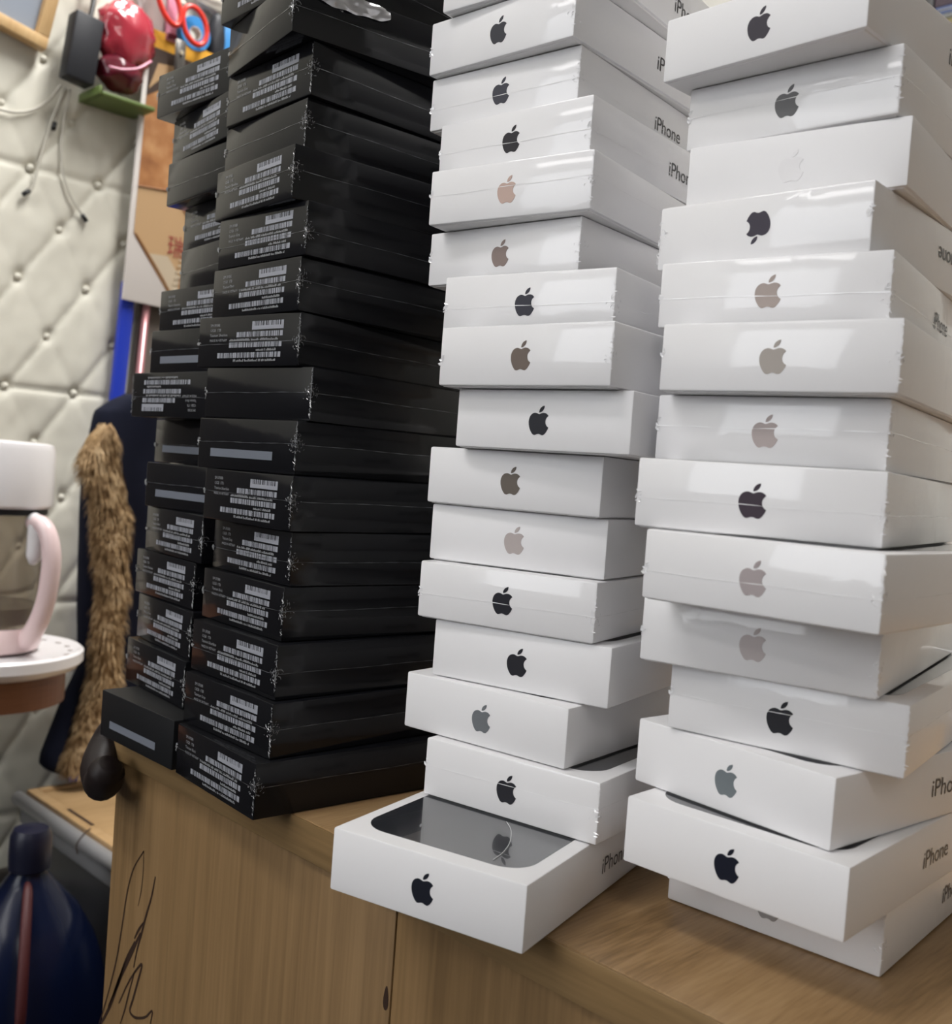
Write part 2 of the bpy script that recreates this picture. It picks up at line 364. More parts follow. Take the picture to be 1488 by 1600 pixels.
def emblem_outline():
    cur = (12.152, 6.896); body = [cur]
    segs = [(-.948,0,-2.415,-1.078,-3.96,-1.04),(-2.04,.027,-3.91,1.183,-4.961,3.014),(-2.117,3.675,-.546,9.103,1.519,12.09),(1.013,1.454,2.208,3.09,3.792,3.039),(1.52,-.065,2.09,-.987,3.935,-.987),(1.831,0,2.35,.987,3.96,.948),(1.637,-.026,2.676,-1.48,3.676,-2.948),(1.156,-1.688,1.636,-3.325,1.662,-3.415),(-.039,-.013,-3.182,-1.221,-3.22,-4.857),(-.026,-3.04,2.48,-4.494,2.597,-4.559),(-1.429,-2.09,-3.623,-2.324,-4.39,-2.376),(-2,-.156,-3.675,1.09,-4.61,1.09)]
    def run(cur, segs):
        out = [cur]
        for s in segs:
            q = bez(cur, (cur[0]+s[0], cur[1]+s[1]), (cur[0]+s[2], cur[1]+s[3]), (cur[0]+s[4], cur[1]+s[5]), 6); out += q; cur = q[-1]
        return out[:-1] if math.dist(out[0], out[-1]) < .05 else out
    body = run(cur, segs)
    leaf = run((15.53, 3.83), [(.843,-1.012,1.4,-2.427,1.245,-3.83),(-1.207,.052,-2.662,.805,-3.532,1.818),(-.78,.896,-1.454,2.338,-1.273,3.714),(1.338,.104,2.715,-.688,3.559,-1.701)])
    k = .0124/24
    return [[((x-12.0)*k, (12-y)*k) for x, y in P] for P in (body, leaf)]
EMB = emblem_outline()
lid_me = {f: box_me('lid', -WW/2, WW/2, -WD/2, WD/2, .0004, WH, WHITE_FILM if f else WHITE, .0009, 2) for f in (0, 1)}
base_me = box_me('base', -WW/2+.0014, WW/2-.0014, -WD/2+.0014, WD/2-.0014, 0, .02, BASEW, .0004, 1)
def rrect(x0, x1, y0, y1, r, n=8):
    out = []
    for cx, cy, a0 in ((x1-r, y1-r, 0), (x0+r, y1-r, PI/2), (x0+r, y0+r, PI), (x1-r, y0+r, 1.5*PI)):
        out += [(cx+r*math.cos(a0+k*PI/2/n), cy+r*math.sin(a0+k*PI/2/n)) for k in range(n+1)]
    return out
pict_me = prism_me('cover_picture', [rrect(-.0385, .0372, -WD/2+.0088, WD/2-.0088, .0125)], .00012, PICT, 'xy')
side_me = text_me('side_text', [('iPhone', 0, -.0031, .0098, 'CENTER', 1.0)], TXT)
emb_me = {}
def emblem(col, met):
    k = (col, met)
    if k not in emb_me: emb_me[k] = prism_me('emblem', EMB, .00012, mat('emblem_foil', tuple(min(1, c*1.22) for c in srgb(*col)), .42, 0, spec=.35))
    return emb_me[k]
def wrap_seam_me(W, D, H, m, seed, lift, wd=.00022):
    """film seam running over the front and round the right-hand side, a wavy thin ribbon"""
    rnd = random.Random(seed); zc = H*(.40+.16*rnd.random()); tilt = (rnd.random()-.5)*.0025
    P = []
    n1, n2 = 22, 40
    for i in range(n1+1):
        x = -W/2-lift+(W+2*lift)*i/n1; P.append((x, -D/2-lift, zc+tilt*(i/n1-.5)+.00016*math.sin(i*.55+seed)+.00006*rnd.uniform(-1, 1)))
    z1 = P[-1][2]
    for i in range(1, n2+1):
        P.append((W/2+lift, -D/2-lift+D*i/n2, z1+.00016*math.sin(i*.4+seed)+.00005*rnd.uniform(-1, 1)))
    V, Fs = [], []
    for i, p in enumerate(P):
        q = wd*(.6+.4*math.sin(i*1.7+seed)); V += [(p[0], p[1], p[2]-q), (p[0], p[1], p[2]+q)]
    for i in range(len(P)-1): Fs.append((2*i, 2*i+2, 2*i+3, 2*i+1))
    return mesh('wrap_seam', V, Fs, m), zc
def crinkle_me(W, D, H, m, seed, zc, dense, left=True):
    """crumpled film: little raised shards gathered at the seam ends and along the vertical box edge"""
    rnd = random.Random(seed*7+1); V, Fs = [], []
    def shard(c, u, v, nrm, s, el):
        o = len(V); a = rnd.uniform(0, PI); ca, sa = math.cos(a), math.sin(a)
        e1 = (u*ca+v*sa)*s*el; e2 = (v*ca-u*sa)*s
        V.extend([c-e1, c+e2*.6+nrm*s*.5, c+e1, c-e2*.5+nrm*s*.15]); Fs.extend([(o, o+1, o+2), (o, o+2, o+3)])
    X, Y, Z = Vector((1, 0, 0)), Vector((0, 1, 0)), Vector((0, 0, 1))
    for k in range(dense):                                           # right-hand front corner
        r = abs(rnd.gauss(0, .0022)); z = min(max(zc+rnd.gauss(0, .0026), .002), H-.002)
        if rnd.random() < .5: shard(Vector((W/2-r, -D/2-.0001, z)), X, Z, -Y, rnd.uniform(.0002, .00052), rnd.uniform(1.2, 3))
        else: shard(Vector((W/2+.0001, -D/2+r, z)), Y, Z, X, rnd.uniform(.0002, .00052), rnd.uniform(1.2, 3))
    for k in range(int(dense*.8)):                                        # along the vertical edge
        z = rnd.uniform(.002, H-.002)
        shard(Vector((W/2+rnd.uniform(-.0006, .0001), -D/2-.0001, z)), Z, X, -Y, rnd.uniform(.0002, .0004), rnd.uniform(2, 5))
    if left:
        for k in range(8):                                           # nub where the seam turns the left-hand edge
            shard(Vector((-W/2-.0001+abs(rnd.gauss(0, .001)), -D/2-.0001, zc+rnd.gauss(0, .001))), X, Z, (-Y-X).normalized(), rnd.uniform(.0004, .0009), rnd.uniform(1, 1.8))
    return mesh('wrap_crinkle', V, Fs, m)
seamW = [wrap_seam_me(WW, WD, WH, SEAMW, k, .00022, .00016) for k in range(5)]
crinW = [crinkle_me(WW, WD, WH, CRW, k, seamW[k][1], 20) for k in range(5)]
seamB = [wrap_seam_me(BW, BD, BH, SEAMB, k+20, .0002, .00018) for k in range(6)]
crinB = [crinkle_me(BW, BD, BH, CRB, k+20, seamB[k][1], 44) for k in range(6)]
ORD = ['bottom', 'second', 'third', 'fourth', 'fifth', 'sixth', 'seventh', 'eighth', 'ninth', 'tenth', 'eleventh', 'twelfth', 'thirteenth', 'fourteenth', 'fifteenth', 'sixteenth']
def nth(n, i):
    k = n-1-i
    return {0: 'bottom box of', n-1: 'top box of', n-2: 'second from top of'}.get(k, ORD[k]+' up in')
# (emblem colour, metallic, words, film wrapped, seam)
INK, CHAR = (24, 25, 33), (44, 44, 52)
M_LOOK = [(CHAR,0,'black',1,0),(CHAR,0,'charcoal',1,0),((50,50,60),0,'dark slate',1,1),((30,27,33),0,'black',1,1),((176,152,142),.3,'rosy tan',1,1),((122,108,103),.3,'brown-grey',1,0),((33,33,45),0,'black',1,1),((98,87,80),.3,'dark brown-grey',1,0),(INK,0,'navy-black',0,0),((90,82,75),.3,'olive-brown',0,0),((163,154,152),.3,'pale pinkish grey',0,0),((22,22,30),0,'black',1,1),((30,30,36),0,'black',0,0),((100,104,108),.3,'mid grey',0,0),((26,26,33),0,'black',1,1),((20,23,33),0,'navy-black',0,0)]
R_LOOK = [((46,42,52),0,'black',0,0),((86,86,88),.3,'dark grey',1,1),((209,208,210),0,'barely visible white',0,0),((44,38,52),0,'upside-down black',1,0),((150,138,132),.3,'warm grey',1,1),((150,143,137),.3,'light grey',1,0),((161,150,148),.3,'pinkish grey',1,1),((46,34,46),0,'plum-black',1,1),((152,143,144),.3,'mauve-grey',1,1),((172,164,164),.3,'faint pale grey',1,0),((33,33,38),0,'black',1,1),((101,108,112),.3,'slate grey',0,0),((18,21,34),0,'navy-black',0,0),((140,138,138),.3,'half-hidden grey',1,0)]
NOTEXT = {('M', k) for k in range(4, 15)} | {('R', k) for k in (2, 5, 6, 7, 9, 10)}
def white_box(i, n, pos, look, key, stack):
    (col, met, words, fl, sm) = look; x, y, a = pos; z = ZC+(n-1-i)*SW[key]+.0001
    loc, rz = place(x, y, a, WW, WD, z)
    flip = words.startswith('upside')
    t = thing('phone_box', 'white phone box with %s bitten-fruit emblem, %s the %s' % (words, nth(n, i), stack), 'box',
              loc+Vector((0, 0, WH if flip else 0)), (0, PI if flip else 0, rz), 'white phone boxes in the '+stack)
    put('lid', lid_me[fl], t); put('base', base_me, t)
    if i: put('cover_picture', pict_me, t, (0, 0, WH+.00001))
    put('emblem', emblem(col, met), t, (0, -WD/2-.00002, WH/2), label=words+' fruit emblem printed on the box end')
    if (key, i) not in NOTEXT: put('side_text', side_me, t, (WW/2+.0002, -WD/2+.0815, .0125), (0, 0, PI/2))
    put('side_text', side_me, t, (-WW/2-.0002, -WD/2+.0815, .0125), (0, 0, -PI/2))
    k = (i*3+(0 if key == 'M' else 2)) % 5
    if sm: put('wrap_seam', seamW[k][0], t)
    if fl: put('wrap_crinkle', crinW[k], t)['kind'] = 'stuff'
    return t
for i, (p, lk) in enumerate(zip(M_POS, M_LOOK)):
    t = white_box(i, 16, p, lk, 'M', 'middle white stack')
    if i == 15:
        arc = smooth_path([(x, y, WH+.0004) for x, y in ((.0055, -.0278), (.0106, -.0336), (.0146, -.0399), (.0193, -.050), (.0221, -.0602), (.0229, -.0691))], 4)
        put('wrap_tear_tab', tube_me('wrap_tear_tab', arc, .00014, SEAMW, 6), t, label='curved film tear line across the dark picture')
for i, (p, lk) in enumerate(zip(R_POS, R_LOOK)): white_box(i, 14, p, lk, 'R', 'right-hand white stack')

# printed end labels of the black boxes (x across the end, z up)
def fx(s): return -BW/2+s*BW
def fz(t): return BH*(1-t)
def barcode_me(seed, s0, s1, t0, t1, first=False):
    rnd = random.Random(seed); R = []; x0, x1 = fx(s0), fx(s1); z1, z0 = fz(t0), fz(t1)
    if first: R.append((x0, x1, z0, z0+(z1-z0)*.45)); zb = z0+(z1-z0)*.45
    else: zb = z0
    R.append((x0, x0+.0022, zb, z1)); R.append((x1-.0022, x1, zb, z1)); x = x0+.0026
    while x < x1-.0028:
        wd = rnd.choice((.00025, .0004, .0006, .0009, .0012)); R.append((x, min(x+wd, x1-.0024), zb, z1)); x += wd+rnd.choice((.00025, .0003, .0005, .0007))
    return quads_me('barcode', R, LABEL)
BARS = [[barcode_me(v*11+1, .55, .85, .13, .29, True), barcode_me(v*11+2, .40, .845, .325, .425), barcode_me(v*11+3, .33, .84, .525, .625), barcode_me(v*11+4, .215, .835, .725, .825)] for v in range(3)]
def ticks(seed, s0, s1, t0, t1):
    rnd = random.Random(seed); R = []; x = fx(s0)
    while x < fx(s1):
        wd = rnd.uniform(.00035, .0007); h = rnd.choice((.6, .8, 1, 1)); z0 = fz(t1); R.append((x, x+wd, z0, z0+(fz(t0)-z0)*h)); x += wd+rnd.choice((.00022, .00025, .0009 if rnd.random() < .2 else .00025))
    return R
TEXTS = []
for v, colour in enumerate(('Titanium Black', 'Titanium Gray', 'Titanium Silverblue')):
    a = text_me('label_text', [('SM-S938B', fx(.125), fz(.195), .0021, 'LEFT', 1.0), ('12GB  1TB', fx(.125), fz(.295), .0021, 'LEFT', 1.0), (colour, fx(.125), fz(.395), .0021, 'LEFT', .95), ('MADE IN VIETNAM', fx(.125), fz(.495), .0019, 'LEFT', .95)], LABELT)
    b = quads_me('label_text', ticks(v, .33, .80, .455, .50)+ticks(v+5, .60, .79, .655, .70)+ticks(v+9, .38, .79, .855, .90), LABELT)
    TEXTS.append((a, b))
strip_me = quads_me('seal_strip', [(fx(.14), fx(.78), fz(.76), fz(.60))], STRIP)
smear_me = quads_me('label_text', ticks(77, .14, .36, .2, .27)+ticks(78, .18, .34, .36, .42)+ticks(79, .12, .30, .5, .58), LABELT)
body_me = {f: box_me('box_body', -BW/2, BW/2, -BD/2, BD/2, 0, BH, BLACK_FILM if f else BLACK, .0008, 2) for f in (0, 1)}
# look: label / plain / strip / turned label; film; seam
B_LOOK = ['label','plain','label','plain','label','label','label','label','plain','strip','label','label','label','label','label','label']
K_LOOK = ['label','label','plain','label','plain','label','strip','turned','strip','strip','label','label','label','label','strip']
WORDS = {'label': 'barcode label', 'plain': 'plain unprinted end', 'strip': 'grey seal strip', 'turned': 'upside-down barcode label'}
def black_box(i, n, pos, look, key, stack):
    x, y, a = pos; z = ZC+(n-1-i)*SW[key]+.0001; loc, rz = place(x, y, a, BW, BD, z)
    fl = not (key == 'K' and i == 14); flip = look == 'turned'
    t = thing('phone_box', 'black phone box with %s, %s the %s' % (WORDS[look], nth(n, i), stack), 'box',
              loc+Vector((0, 0, BH if flip else 0)), (0, PI if flip else 0, rz), 'black phone boxes in the '+stack)
    put('box_body', body_me[1 if fl else 0], t)
    v = (i*2+(1 if key == 'K' else 0)) % 3; yf = -BD/2-.00012
    if look in ('label', 'turned'):
        for k in range(4): put('barcode', BARS[v][k], t, (0, yf, 0))
        put('label_text', TEXTS[v][0], t, (0, yf, 0)); put('label_text', TEXTS[v][1], t, (0, yf, 0))
    elif look == 'strip': put('seal_strip', strip_me, t, (0, yf, 0))
    k = (i*5+(3 if key == 'K' else 0)) % 6
    if fl: put('wrap_seam', seamB[k][0], t); put('wrap_crinkle', crinB[k], t)['kind'] = 'stuff'
    return t
def glare_me():
    V, Fs = [], []; ny, nz = 46, 12
    for j in range(nz+1):
        for i in range(ny+1):
            y = -BD/2+.004+.050*i/ny; t = i/ny; lo = .80-.22*math.sin(PI*t)**.7*(.6+.5*noise.noise(Vector((t*5, 7, 0)))); z = BH*(lo+(.995-lo)*j/nz)
            d = .0010*noise.noise(Vector((y*150, z*260, 4)))+.0011*(j/nz)*(1+math.sin(y*260+z*500))*.5
            V.append((BW/2+.0009+d-.0012*(j/nz)**3, y, z))
    for j in range(nz):
        for i in range(ny): o = j*(ny+1)+i; Fs.append((o, o+1, o+ny+2, o+ny+1))
    return mesh('wrap_glare', V, Fs, GLARE, True)
GLARE = mat('film_glare', (.42, .42, .44), .16, metal=.55, coat=1, coat_rough=.05)  # lamp glare on the crumpled film, put into a pale metallic colour
for i, (p, lk) in enumerate(zip(B_POS, B_LOOK)):
    t = black_box(i, 16, p, lk, 'B', 'front black stack')
    if i == 1: put('wrap_glare', glare_me(), t, label='crumpled film along the top edge, pale for the lamp glare on it')
for i, (p, lk) in enumerate(zip(K_POS, K_LOOK)): black_box(i, 15, p, lk, 'K', 'rear black stack')

# ------------------------------------------------------------------ things along the padded wall
def P3(a, b, z): return Vector((a, b, ZC+z))
# picture frame, hung a little crooked
fr = thing('picture_frame', 'honey wood picture frame with grey-blue print hung crooked at top left', 'picture', P3(WA+.022, .5532, .6885), (math.radians(-10.5), 0, 0))
FWD, FHT, FB = .22, .26, .016
for nm, r in (('frame_rail', (-FWD, 0, 0, FB)), ('frame_rail', (-FWD, 0, FHT-FB, FHT)), ('frame_rail', (-FB, 0, FB, FHT-FB)), ('frame_rail', (-FWD, -FWD+FB, FB, FHT-FB))):
    put(nm, box_me(nm, -.006, .012, r[0], r[1], r[2], r[3], FRAMEWOOD, .0015), fr)
pr = put('print', box_me('print', -.006, -.001, -FWD+FB, -FB, FB, FHT-FB, SLATE), fr)
pp = [(-.125, .085), (-.075, .046), (-.028, .062), (-.020, .20), (-.125, .20)]
V = [(-.0007, y, z) for y, z in pp]
put('print_shape', mesh('print_shape', V, [tuple(range(5))], SLATE2), pr)
# charcoal power adapter
ad = thing('power_adapter', 'charcoal block power adapter hanging on padded wall beside the red bag', 'adapter', P3(-1.385, .594, .700), (math.radians(-6), 0, 0))
put('case', box_me('case', -.014, .014, -.0195, .0195, -.045, .044, DARKPL, .003), ad)
put('socket', box_me('socket', -.007, .007, -.011, .009, -.0458, -.043, BLACKPL, .0008), ad)
put('lead', tube_me('lead', smooth_path([(0, .004, .042), (-.008, .008, .075), (-.02, .004, .11), (-.03, .0, .16)], 5), .0035, BLACKPL, 8), ad)
# green tray ledge under the red bag
gt = thing('green_tray', 'green plastic tray ledge on padded wall under the red bag', 'tray', P3(-1.395, .70, .648))
put('tray_floor', box_me('tray_floor', -.028, .035, -.085, -.008, -.006, 0, GREEN, .002), gt)
put('tray_lip', box_me('tray_lip', -.028, .036, -.0905, -.0855, -.006, .006, GREEN, .002), gt)
# glossy red bag
def blob(name, rx, ry, rz, m, dent, seed, seg=28, rings=18):
    V, Fs = [], []
    for j in range(rings+1):
        th = PI*j/rings
        for k in range(seg):
            ph = 2*PI*k/seg; v = Vector((math.sin(th)*math.cos(ph), math.sin(th)*math.sin(ph), math.cos(th)))
            q = 1+dent*noise.noise(v*2.1+Vector((seed, 0, 0)))+dent*.5*noise.noise(v*5+Vector((0, seed, 0)))
            V.append((v.x*rx*q, v.y*ry*q, v.z*rz*q))
    for j in range(rings):
        for k in range(seg): k2 = (k+1) % seg; Fs.append((j*seg+k, (j+1)*seg+k, (j+1)*seg+k2, j*seg+k2))
    return mesh(name, V, Fs, m, True)
rb = thing('plastic_bag', 'crumpled glossy red plastic bag bulging beside the charcoal adapter', 'bag', P3(-1.384, .654, .662))
put('bag_body', blob('bag_body', .026, .041, .046, REDPL, .22, 3), rb, (0, 0, .074))
put('bag_base', blob('bag_base', .024, .032, .026, MAROON, .18, 8), rb, (0, -.006, .024), label='dark maroon lower pouch')
put('drawstring', tube_me('drawstring', smooth_path([(.027, -.034, .018), (.031, -.016, .019), (.031, .006, .028), (.026, .026, .045)], 6), .0016, PINKT, 8), rb)
# wall calendar
cal = thing('wall_calendar', 'wall calendar with orange header and brown photo hanging left of rear black stack', 'calendar', P3(-1.392, .676, .382), (math.radians(-1.9), 0, 0))
CW, CH = .185, .385
put('backing_sheet', box_me('backing_sheet', -.004, .0, 0, CW, 0, CH, PAPER, .0005), cal)
BRN = mat('brown_photo_print', (.30, .15, .06), .45)
_t = N(BRN, 'ShaderNodeTexCoord'); _a = N(BRN, 'ShaderNodeTexNoise'); _a.inputs['Scale'].default_value = 26; _a.inputs['Detail'].default_value = 4
L(BRN, _t, 'Object', _a, 'Vector'); _r = ramp(BRN, [(.3, (.22, .085, .028)), (.5, (.34, .15, .055)), (.7, (.46, .25, .11))]); L(BRN, _a, 0, _r, 0); L(BRN, _r, 0, bsdf(BRN), 'Base Color')
TAN = mat('tan_photo_print', (.42, .27, .14), .45); DKB = mat('dark_brown_photo_print', (.045, .026, .018), .45); BEIGE = mat('beige_photo_print', (.44, .36, .26), .5)
RIM = mat('brown_line_print', (.24, .11, .04), .45)
def sheet(name, pts, x, m, parent, lab=None):
    V = [(x, y, z) for y, z in pts]; tri = tessellate_polygon([[Vector((y, z, 0)) for y, z in pts]])
    return put(name, mesh(name, V, [tuple(t) for t in tri], m), parent, label=lab)
sheet('header_band', [(.004, CH-.024), (CW, CH-.024), (CW, CH), (.004, CH)], .0006, ORANGE, cal, 'orange header band')
ph = sheet('photo_print', [(.007, .095), (.012, .088), (.083, .004), (CW, .004), (CW, CH-.0245), (.007, CH-.0245)], .0006, BRN, cal, 'brown photo print')
sheet('photo_patch', [(.007, CH-.095), (.055, CH-.060), (.09, CH-.0245), (.007, CH-.0245)], .0009, DKB, ph)
sheet('photo_patch', [(.009, CH-.085), (.020, CH-.045), (.050, CH-.040), (.085, CH-.07), (.03, CH-.06)], .0012, TAN, ph)
sheet('photo_patch', [(.007, .098), (.014, .088), (.083, .006), (.085, .07), (.105, .125), (.06, .165), (.007, .162)], .0009, TAN, ph)
sheet('photo_patch', [(.030, .072), (.083, .006), (.083, .05), (.062, .075)], .0012, BEIGE, ph)
for q in ([(.007, .162), (.040, .166), (.062, .170)], [(.062, .170), (.075, .20), (.074, .255), (.055, .285), (.085, .315)], [(.062, .170), (.105, .115), (.118, .10)], [(.010, .095), (.05, .05), (.083, .008)]):
    put('photo_line', tube_me('photo_line', [(.0013, y, z) for y, z in q], .0014, RIM, 5, cap=False), ph)
ch = text_me('red_character', [('瑞', 0, 0, .034, 'CENTER', .9)], REDINK)
put('red_character', ch, cal, (.0022, .074, .078), (0, 0, PI/2), label='dark red brush character on the calendar')
ring_me = tube_me('binding_ring', [(.0035*math.cos(q), .0045*math.sin(q), 0) for q in [k*2*PI/12 for k in range(13)]], .0009, WIRE, 6, cap=False)
for k in range(13):
    put('binding_ring', ring_me, cal, (.002, .0885-.0016*k+.004, .118-.0088*k), (.25, 0, 0))
# tall things leaning behind the calendar
LEAN = math.radians(-2.6)
bl = put('blue_pole', box_me('blue_pole', -.006, .006, -.0105, .0105, 0, 1.16, BLUE, .004), None, (WA+.026, .638, .0015), (LEAN, 0, 0)); tag(bl, 'tall flat royal blue plastic pole leaning on the padded wall below the calendar', 'pole')
rp = put('rose_pole', tube_me('rose_pole', [(0, 0, 0), (0, 0, .4), (0, 0, .8), (0, 0, 1.16)], .0058, ROSE, 14), None, (WA+.0292, .667, .0015), (LEAN, 0, 0)); tag(rp, 'rose metallic round pole standing right of the flat blue pole', 'pole')
gb = put('grey_board', box_me('grey_board', -.004, .004, -.03, .03, 0, 1.15, GREYB, .001), None, (WA+.0180, .690, .0015), (LEAN, 0, 0)); tag(gb, 'grey-brown board standing behind the rose pole', 'board')
# scissors hanging over the header
sc = thing('scissors', 'red-handled scissors hanging with blades down above the calendar header', 'scissors', P3(-1.374, .731, .735))
def ring(name, c, ry, rz, rad, tilt):
    pts = []
    for k in range(25):
        q = 2*PI*k/24; y, z = ry*math.cos(q), rz*math.sin(q)
        pts.append((0, c[0]+y*math.cos(tilt)-z*math.sin(tilt), c[1]+y*math.sin(tilt)+z*math.cos(tilt)))
    return tube_me(name, pts, rad, REDH, 8, cap=False)
put('handle', ring('handle', (.020, .050), .0185, .026, .0038, .35), sc); put('handle', ring('handle', (-.022, .068), .015, .031, .0038, .45), sc)
for s in (1, -1):
    V = [(s*.0009, -.006+s*.001, -.075), (s*.0009, .004+s*.001, -.078), (s*.0009, .008, .018), (s*.0009, -.006, .018)]
    put('blade', box_me('blade', -.0011+s*.0012, .0011+s*.0012, -.0065+s*.0008, .0065+s*.0008, -.022, .022, STEEL, .0004), sc)
put('pivot', lathe_me('pivot', [(.0001, .0035), (.003, .0035), (.003, 0)], WIRE, 12), sc, (.002, 0, .004), (0, PI/2, 0))
pk = thing('pink_comb', 'pink plastic strip hanging between the red bag and the scissors', 'comb', P3(-1.392, .724, .757))
put('strip', box_me('strip', -.004, .004, -.008, .007, 0, .10, PINKT, .002), pk); put('clip', box_me('clip', .0045, .0065, -.007, .007, .002, .010, MAROON, .0005), pk)
gb2 = put('clear_pouch', blob('clear_pouch', .010, .030, .055, mat('cloudy_clear_plastic', (.42, .38, .36), .15, coat=1), .15, 12), None, P3(-1.404, .706, .815)); tag(gb2, 'cloudy clear plastic pouch hanging above the red bag', 'pouch')
cu = thing('blue_tape_roll', 'sky blue tape roll seen through the scissor ring', 'tape', P3(-1.398, .762, .782), (0, PI/2, 0))
put('roll', lathe_me('roll', [(.010, -.008), (.024, -.008), (.024, .008), (.010, .008), (.010, -.008)], SKYB, 28), cu); put('core', lathe_me('core', [(.0085, -.0078), (.0098, -.0078), (.0098, .0078), (.0085, .0078), (.0085, -.0078)], PAPER, 28), cu)
dk = put('dark_pouch', blob('dark_pouch', .012, .014, .045, DARKPL, .12, 21), None, P3(-1.404, .803, .785)); tag(dk, 'dark grey zip pouch hanging right of the scissors', 'pouch')
sb = put('blue_folder', box_me('blue_folder', -.003, .003, -.04, .04, -.05, .03, SKYB, .001), None, P3(-1.415, .862, .80)); tag(sb, 'sky blue folder corner showing beside the top of rear black stack', 'folder')
wp = put('white_pouch', blob('white_pouch', .010, .038, .022, mat('crumpled_white_film', (.6, .57, .5), .3), .2, 31), None, P3(-1.412, .80, .852)); tag(wp, 'crumpled white bag above the scissors', 'bag')
# cables on the wall
def cable(lab, pts, plug=True, r=.0016):
    p = smooth_path([P3(*q) for q in pts], 7); t = thing('thin_cable', lab, 'cable', p[0]); l = [q-p[0] for q in p]
    put('wire', tube_me('wire', l, r, CABLE, 8), t)
    if plug:
        d = (l[-1]-l[-2]).normalized(); put('plug', tube_me('plug', [l[-1]-d*.001, l[-1]+d*.010], .0032, BLACKPL, 8), t)
X = WA+.016
cable('off-white cable curving left from the adapter to the photo edge', [(X+.01, .578, .652), (X, .565, .628), (X, .540, .608), (X, .51, .600), (X, .46, .603), (X, .40, .62)], False, .0018)
cable('off-white cable hanging straight down with a small black plug', [(X+.008, .585, .652), (X, .571, .60), (X, .560, .55), (X, .553, .512), (X, .5475, .505)])
cable('off-white cable bowing right to a small hooked black plug', [(X+.008, .592, .652), (X, .588, .60), (X, .590, .55), (X, .602, .515), (X, .622, .490)])
cable('short off-white cable ending in a square black plug under the adapter', [(X+.006, .588, .650), (X, .583, .63), (X, .577, .603)])
# dark jacket with fur trim
jk = thing('jacket', 'navy jacket with a tan fur trim hanging against the padded wall', 'jacket', P3(-1.285, .62, -.255))
rows = [(.2440,.640,.690),(.2334,.618,.697),(.2187,.5985,.699),(.2105,.5961,.700),(.1771,.5913,.702),(.1355,.5854,.704),(.0859,.5851,.707),(.02,.587,.712),(-.0387,.5893,.7165),(-.1145,.5955,.720),(-.1346,.5867,.714),(-.1546,.5778,.704),(-.1948,.5652,.688),(-.2264,.5539,.653),(-.2387,.553,.6265),(-.246,.560,.605),(-.250,.570,.595)]
def jacket_me():
    V, Fs = [], []; n = 36; NR = 60
    zz = resample([r[0] for r in rows], NR); l = resample([r[1] for r in rows], NR); rr = resample([r[2] for r in rows], NR)
    for j in range(NR):
        for k in range(n):
            q = 2*PI*k/n; u = math.cos(q); b = (l[j]+rr[j])/2+u*(rr[j]-l[j])/2
            a = math.copysign(abs(math.sin(q))**.75, math.sin(q))*.028
            a += .006*math.sin(b*95+zz[j]*9)*math.sin(q)*.6+.004*noise.noise(Vector((b*22, zz[j]*12, 1)))
            V.append((a, b-.62, zz[j]+.255))
    for j in range(NR-1):
        for k in range(n): k2 = (k+1) % n; Fs.append((j*n+k, (j+1)*n+k, (j+1)*n+k2, j*n+k2))
    Fs += [tuple(range(n)), tuple(range(NR*n-1, (NR-1)*n-1, -1))]
    return mesh('jacket_body', V, Fs, NAVY, True)
put('jacket_body', jacket_me(), jk)
